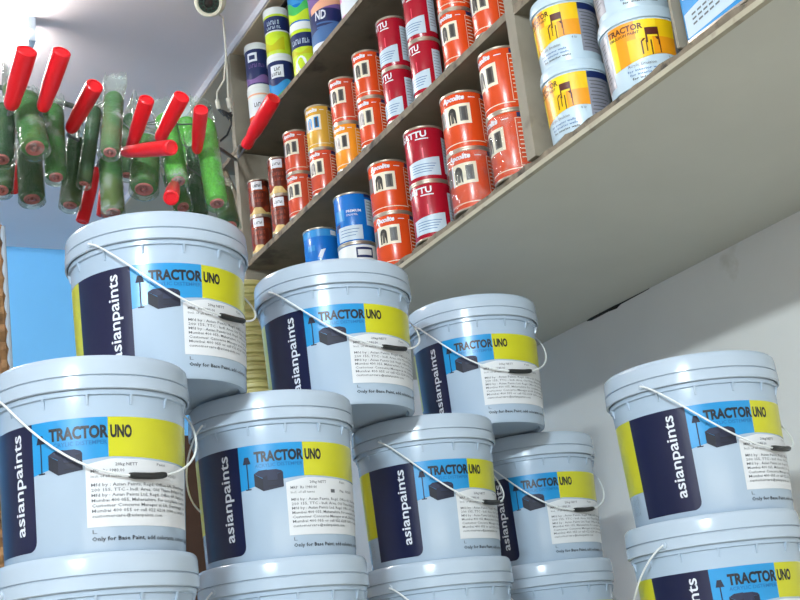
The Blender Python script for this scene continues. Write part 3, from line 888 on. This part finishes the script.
# loose roller handle in front of the top shelf
h0 = P(246, 146, 3.62); h1 = P(274, 98, 3.50); hv = h1 - h0; hl = hv.length
root = empty('roller_handle', h0); Mh = hv.normalized().to_track_quat('Z', 'Y').to_matrix().to_4x4()
mb = MB(); hw = .0225
mb.lathe([(0, 0), (hw*.7, 0), (hw*.8, hl*.05), (hw*.72, hl*.18), (hw*.9, hl*.3), (hw, hl*.6), (hw, hl*.95), (hw*.88, hl), (hw*.74, hl), (hw*.70, hl - .002), (0, hl - .002)], M_hand, 24, Mh); mb.build('grip', root)
mb = MB(); mb.tube([Vector((0, 0, 0)), -hv*.25, P(238, 155, 3.75) - h0, Vector((XF - .006, 3.37, 1.70)) - h0], .004, M_steel, 8); mb.build('wire_frame', root)
tag(root, 'loose red roller handle before the white and orange tub by the shelf post', 'roller handle')

# ------------------------------------------------------------------ camera on the ceiling with its cable
M_cctv = mat('camera_shell', (226, 222, 200), .4, var=.02)
M_glass = mat('camera_face', (44, 62, 54), .15, var=.2, scale=90)
cp = P(210, 2, 3.66); root = empty('security_camera', cp)
axis = (P(196, 9, 3.4) - cp).normalized(); Mc = axis.to_track_quat('Z', 'Y').to_matrix().to_4x4(); Mr = Mc.to_3x3()
mb = MB(); mb.lathe([(0, -.075), (.026, -.07), (.040, -.055), (.0445, -.03), (.0450, .0), (.0435, .022), (.040, .030), (.034, .031), (.031, .026)], M_cctv, 40, Mc); mb.build('shell', root)
mb = MB(); mb.lathe([(.0315, .022), (.0315, .026), (.014, .027), (.013, .022), (0, .022)], M_glass, 32, Mc)
for k in range(12):
    a = 2*pi*k/12; mb.lathe([(.0035, .0268), (.002, .0285), (0, .029)], M_dark, 8, Mc @ Matrix.Translation((.022*cos(a), .022*sin(a), 0)))
mb.build('face', root)
mb = MB(); mb.lathe([(.0125, .022), (.0125, .027), (.010, .0275), (.006, .030), (0, .031)], M_dark, 20, Mc); mb.build('lens', root)
mb = MB(); up = Vector((0, 0, ZC - cp.z)); mb.tube([Mr @ Vector((0, 0, -.04)), up*.6 + Mr @ Vector((0, 0, -.04))*.5, up], .009, M_cctv, 10)
mb.lathe([(0, -.008), (.03, -.008), (.033, 0)], M_cctv, 28, Matrix.Translation(up)); mb.build('bracket', root)
tag(root, 'small round off-white security camera with dark green face under the ceiling', 'camera')
M_cab = mat('cable_white', (196, 192, 178), .5, var=.06)
M_cabk = mat('cable_black', (40, 40, 38), .5, var=.1)
mb = MB()
mb.tube([P(216, 12, 3.70), P(223, 18, 3.72), P(225, 40, 3.72), P(227, 70, 3.72), P(228, 95, 3.70), P(231, 112, 3.70)], .0028, M_cab, 8)
mb.tube([P(226, 55, 3.715), P(224, 80, 3.71), P(217, 92, 3.70), P(217, 103, 3.69)], .0028, M_cab, 8)
mb.tube([P(217, 100, 3.69), P(219, 109, 3.69)], .007, M_cab, 10); mb.tube([P(228, 98, 3.70), P(230, 108, 3.70)], .007, M_cab, 10)
mb.tube([P(219, 109, 3.69), P(224, 115, 3.69), P(231, 113, 3.70), P(229, 119, 3.69), P(223, 111, 3.685), P(232, 116, 3.70)], .005, M_cabk, 8)
mb.tube([P(231, 115, 3.70), P(231, 125, 3.69), P(227, 135, 3.67), P(219, 142, 3.62), P(211, 144, 3.5), P(204, 138, 3.3)], .0034, M_cabk, 8)
mb.tube([P(219, 142, 3.62), P(213, 144, 3.52), P(206, 141, 3.36)], .0042, M_cab, 8)
o = mb.build('camera_cable'); o.location.z = GZ
tag(o, 'thin white cable with black connectors dangling from the security camera', 'cable')

# ------------------------------------------------------------------ ceiling tube lamp at the upper left
M_glow = mat('tube_glow', (255, 255, 255), .4, var=0, emit=((255, 250, 246), 96))
M_glow2 = mat('tube_glow_soft', (255, 255, 255), .4, var=0, emit=((240, 247, 255), 8))
root = empty('tube_light', (.1, 3.43, ZC))
mb = MB(); mb.box((-.62, -.018, -.03), (.62, .018, 0), M_lid); mb.build('housing', root, smooth=False)
mb = MB(); mb.tube([(-.60, .0, -.058), (.60, .0, -.058)], .030, M_glow, 20); mb.build('tube', root)
for sx in (-1, 1):
    mb = MB(); mb.box((sx*.612 - .012, -.025, -.085), (sx*.612 + .012, .025, 0), M_lid); mb.build('tube_holder', root, smooth=False)
tag(root, 'bright white tube light on the ceiling in the upper left corner', 'light')
root = empty('tube_light', (-.15, 1.0, ZC))
mb = MB(); mb.box((-.03, -.62, -.045), (.03, .62, 0), M_lid); mb.build('housing', root, smooth=False)
mb = MB(); mb.tube([(0, -.60, -.06), (0, .60, -.06)], .014, M_glow2, 12); mb.build('tube', root)
tag(root, 'tube light on the ceiling in front of the shelves, above the picture', 'light')

root = empty('tube_light', (-2.3, -1.4, 1.83))
mb = MB(); mb.box((0, -.64, -.03), (.05, .64, .03), M_lid); mb.build('housing', root, smooth=False)
mb = MB(); mb.tube([(.065, -.60, 0), (.065, .60, 0)], .014, M_glow2, 12); mb.build('tube', root)
tag(root, 'tube light on the wall across from the shelves, outside the picture', 'light')

# ------------------------------------------------------------------ things in the background
M_wick = mat('wicker', (150, 112, 74), .8, var=.4, scale=30, bump=.8, dirt=((86, 56, 36), 26, .5))
M_ribs = mat('pale_yellow_plastic', (178, 170, 106), .45, var=.06, scale=20)
M_card = mat('brown_carton', (74, 50, 38), .85, var=.1, scale=10)
# woven panel leaning at the left
tr = P(2, 226, 2.9); br = P(10, 366, 2.9); dv = (br - tr); br = tr + dv * ((tr.z - ZB) / (-dv.z))
root = empty('woven_panel', br); wv_ = Vector((-1, .25, 0)).normalized(); nn = Vector((.25, 1, 0)).normalized()
mb = MB()
nz, nx = 60, 16; Wd = .45
for i in range(nx):
    pth = []
    for j in range(nz + 1):
        q = tr + (br - tr) * (j / nz) + wv_ * (.012 + Wd * i / nx) + nn * (.006 * (1 if (i + j) % 2 else -1)) - br
        pth.append(q)
    mb.tube(pth, .012, M_wick, 6)
mb.build('weave', root)
mb = MB(); mb.tube([tr - br, Vector((0, 0, .005))], .007, M_lid, 8); mb.build('edge_trim', root)
tag(root, 'brown woven panel with a white edge at the left picture edge before the blue wall', 'panel')
# corrugated pale yellow pipe
pc = P(250, 340, 3.0)
root = empty('corrugated_pipe', (pc.x, pc.y, ZB))
mb = MB(); prof = [(0, 0)]; z = 0; H_ = .98 - ZB
while z < H_:
    prof += [(.050, z), (.056, z + .004), (.056, z + .013), (.050, z + .017)]; z += .0215
prof += [(0, z)]
mb.lathe(prof, M_ribs, 36); mb.build('ribbed_wall', root)
tag(root, 'pale yellow ribbed pipe standing between the two left top-tier buckets', 'pipe')
# carton behind the left buckets
root = empty('carton', (.98, 2.98, ZB), radians(12))
mb = MB(); mb.box((-.24, -.14, 0), (.10, .14, .70), M_card); mb.build('box', root, smooth=False)
mb = MB(); mb.box((-.24, -.005, .70), (.10, .005, .7015), M_trim); mb.build('tape', root, smooth=False)
tag(root, 'dark brown carton glimpsed between the left buckets', 'carton')
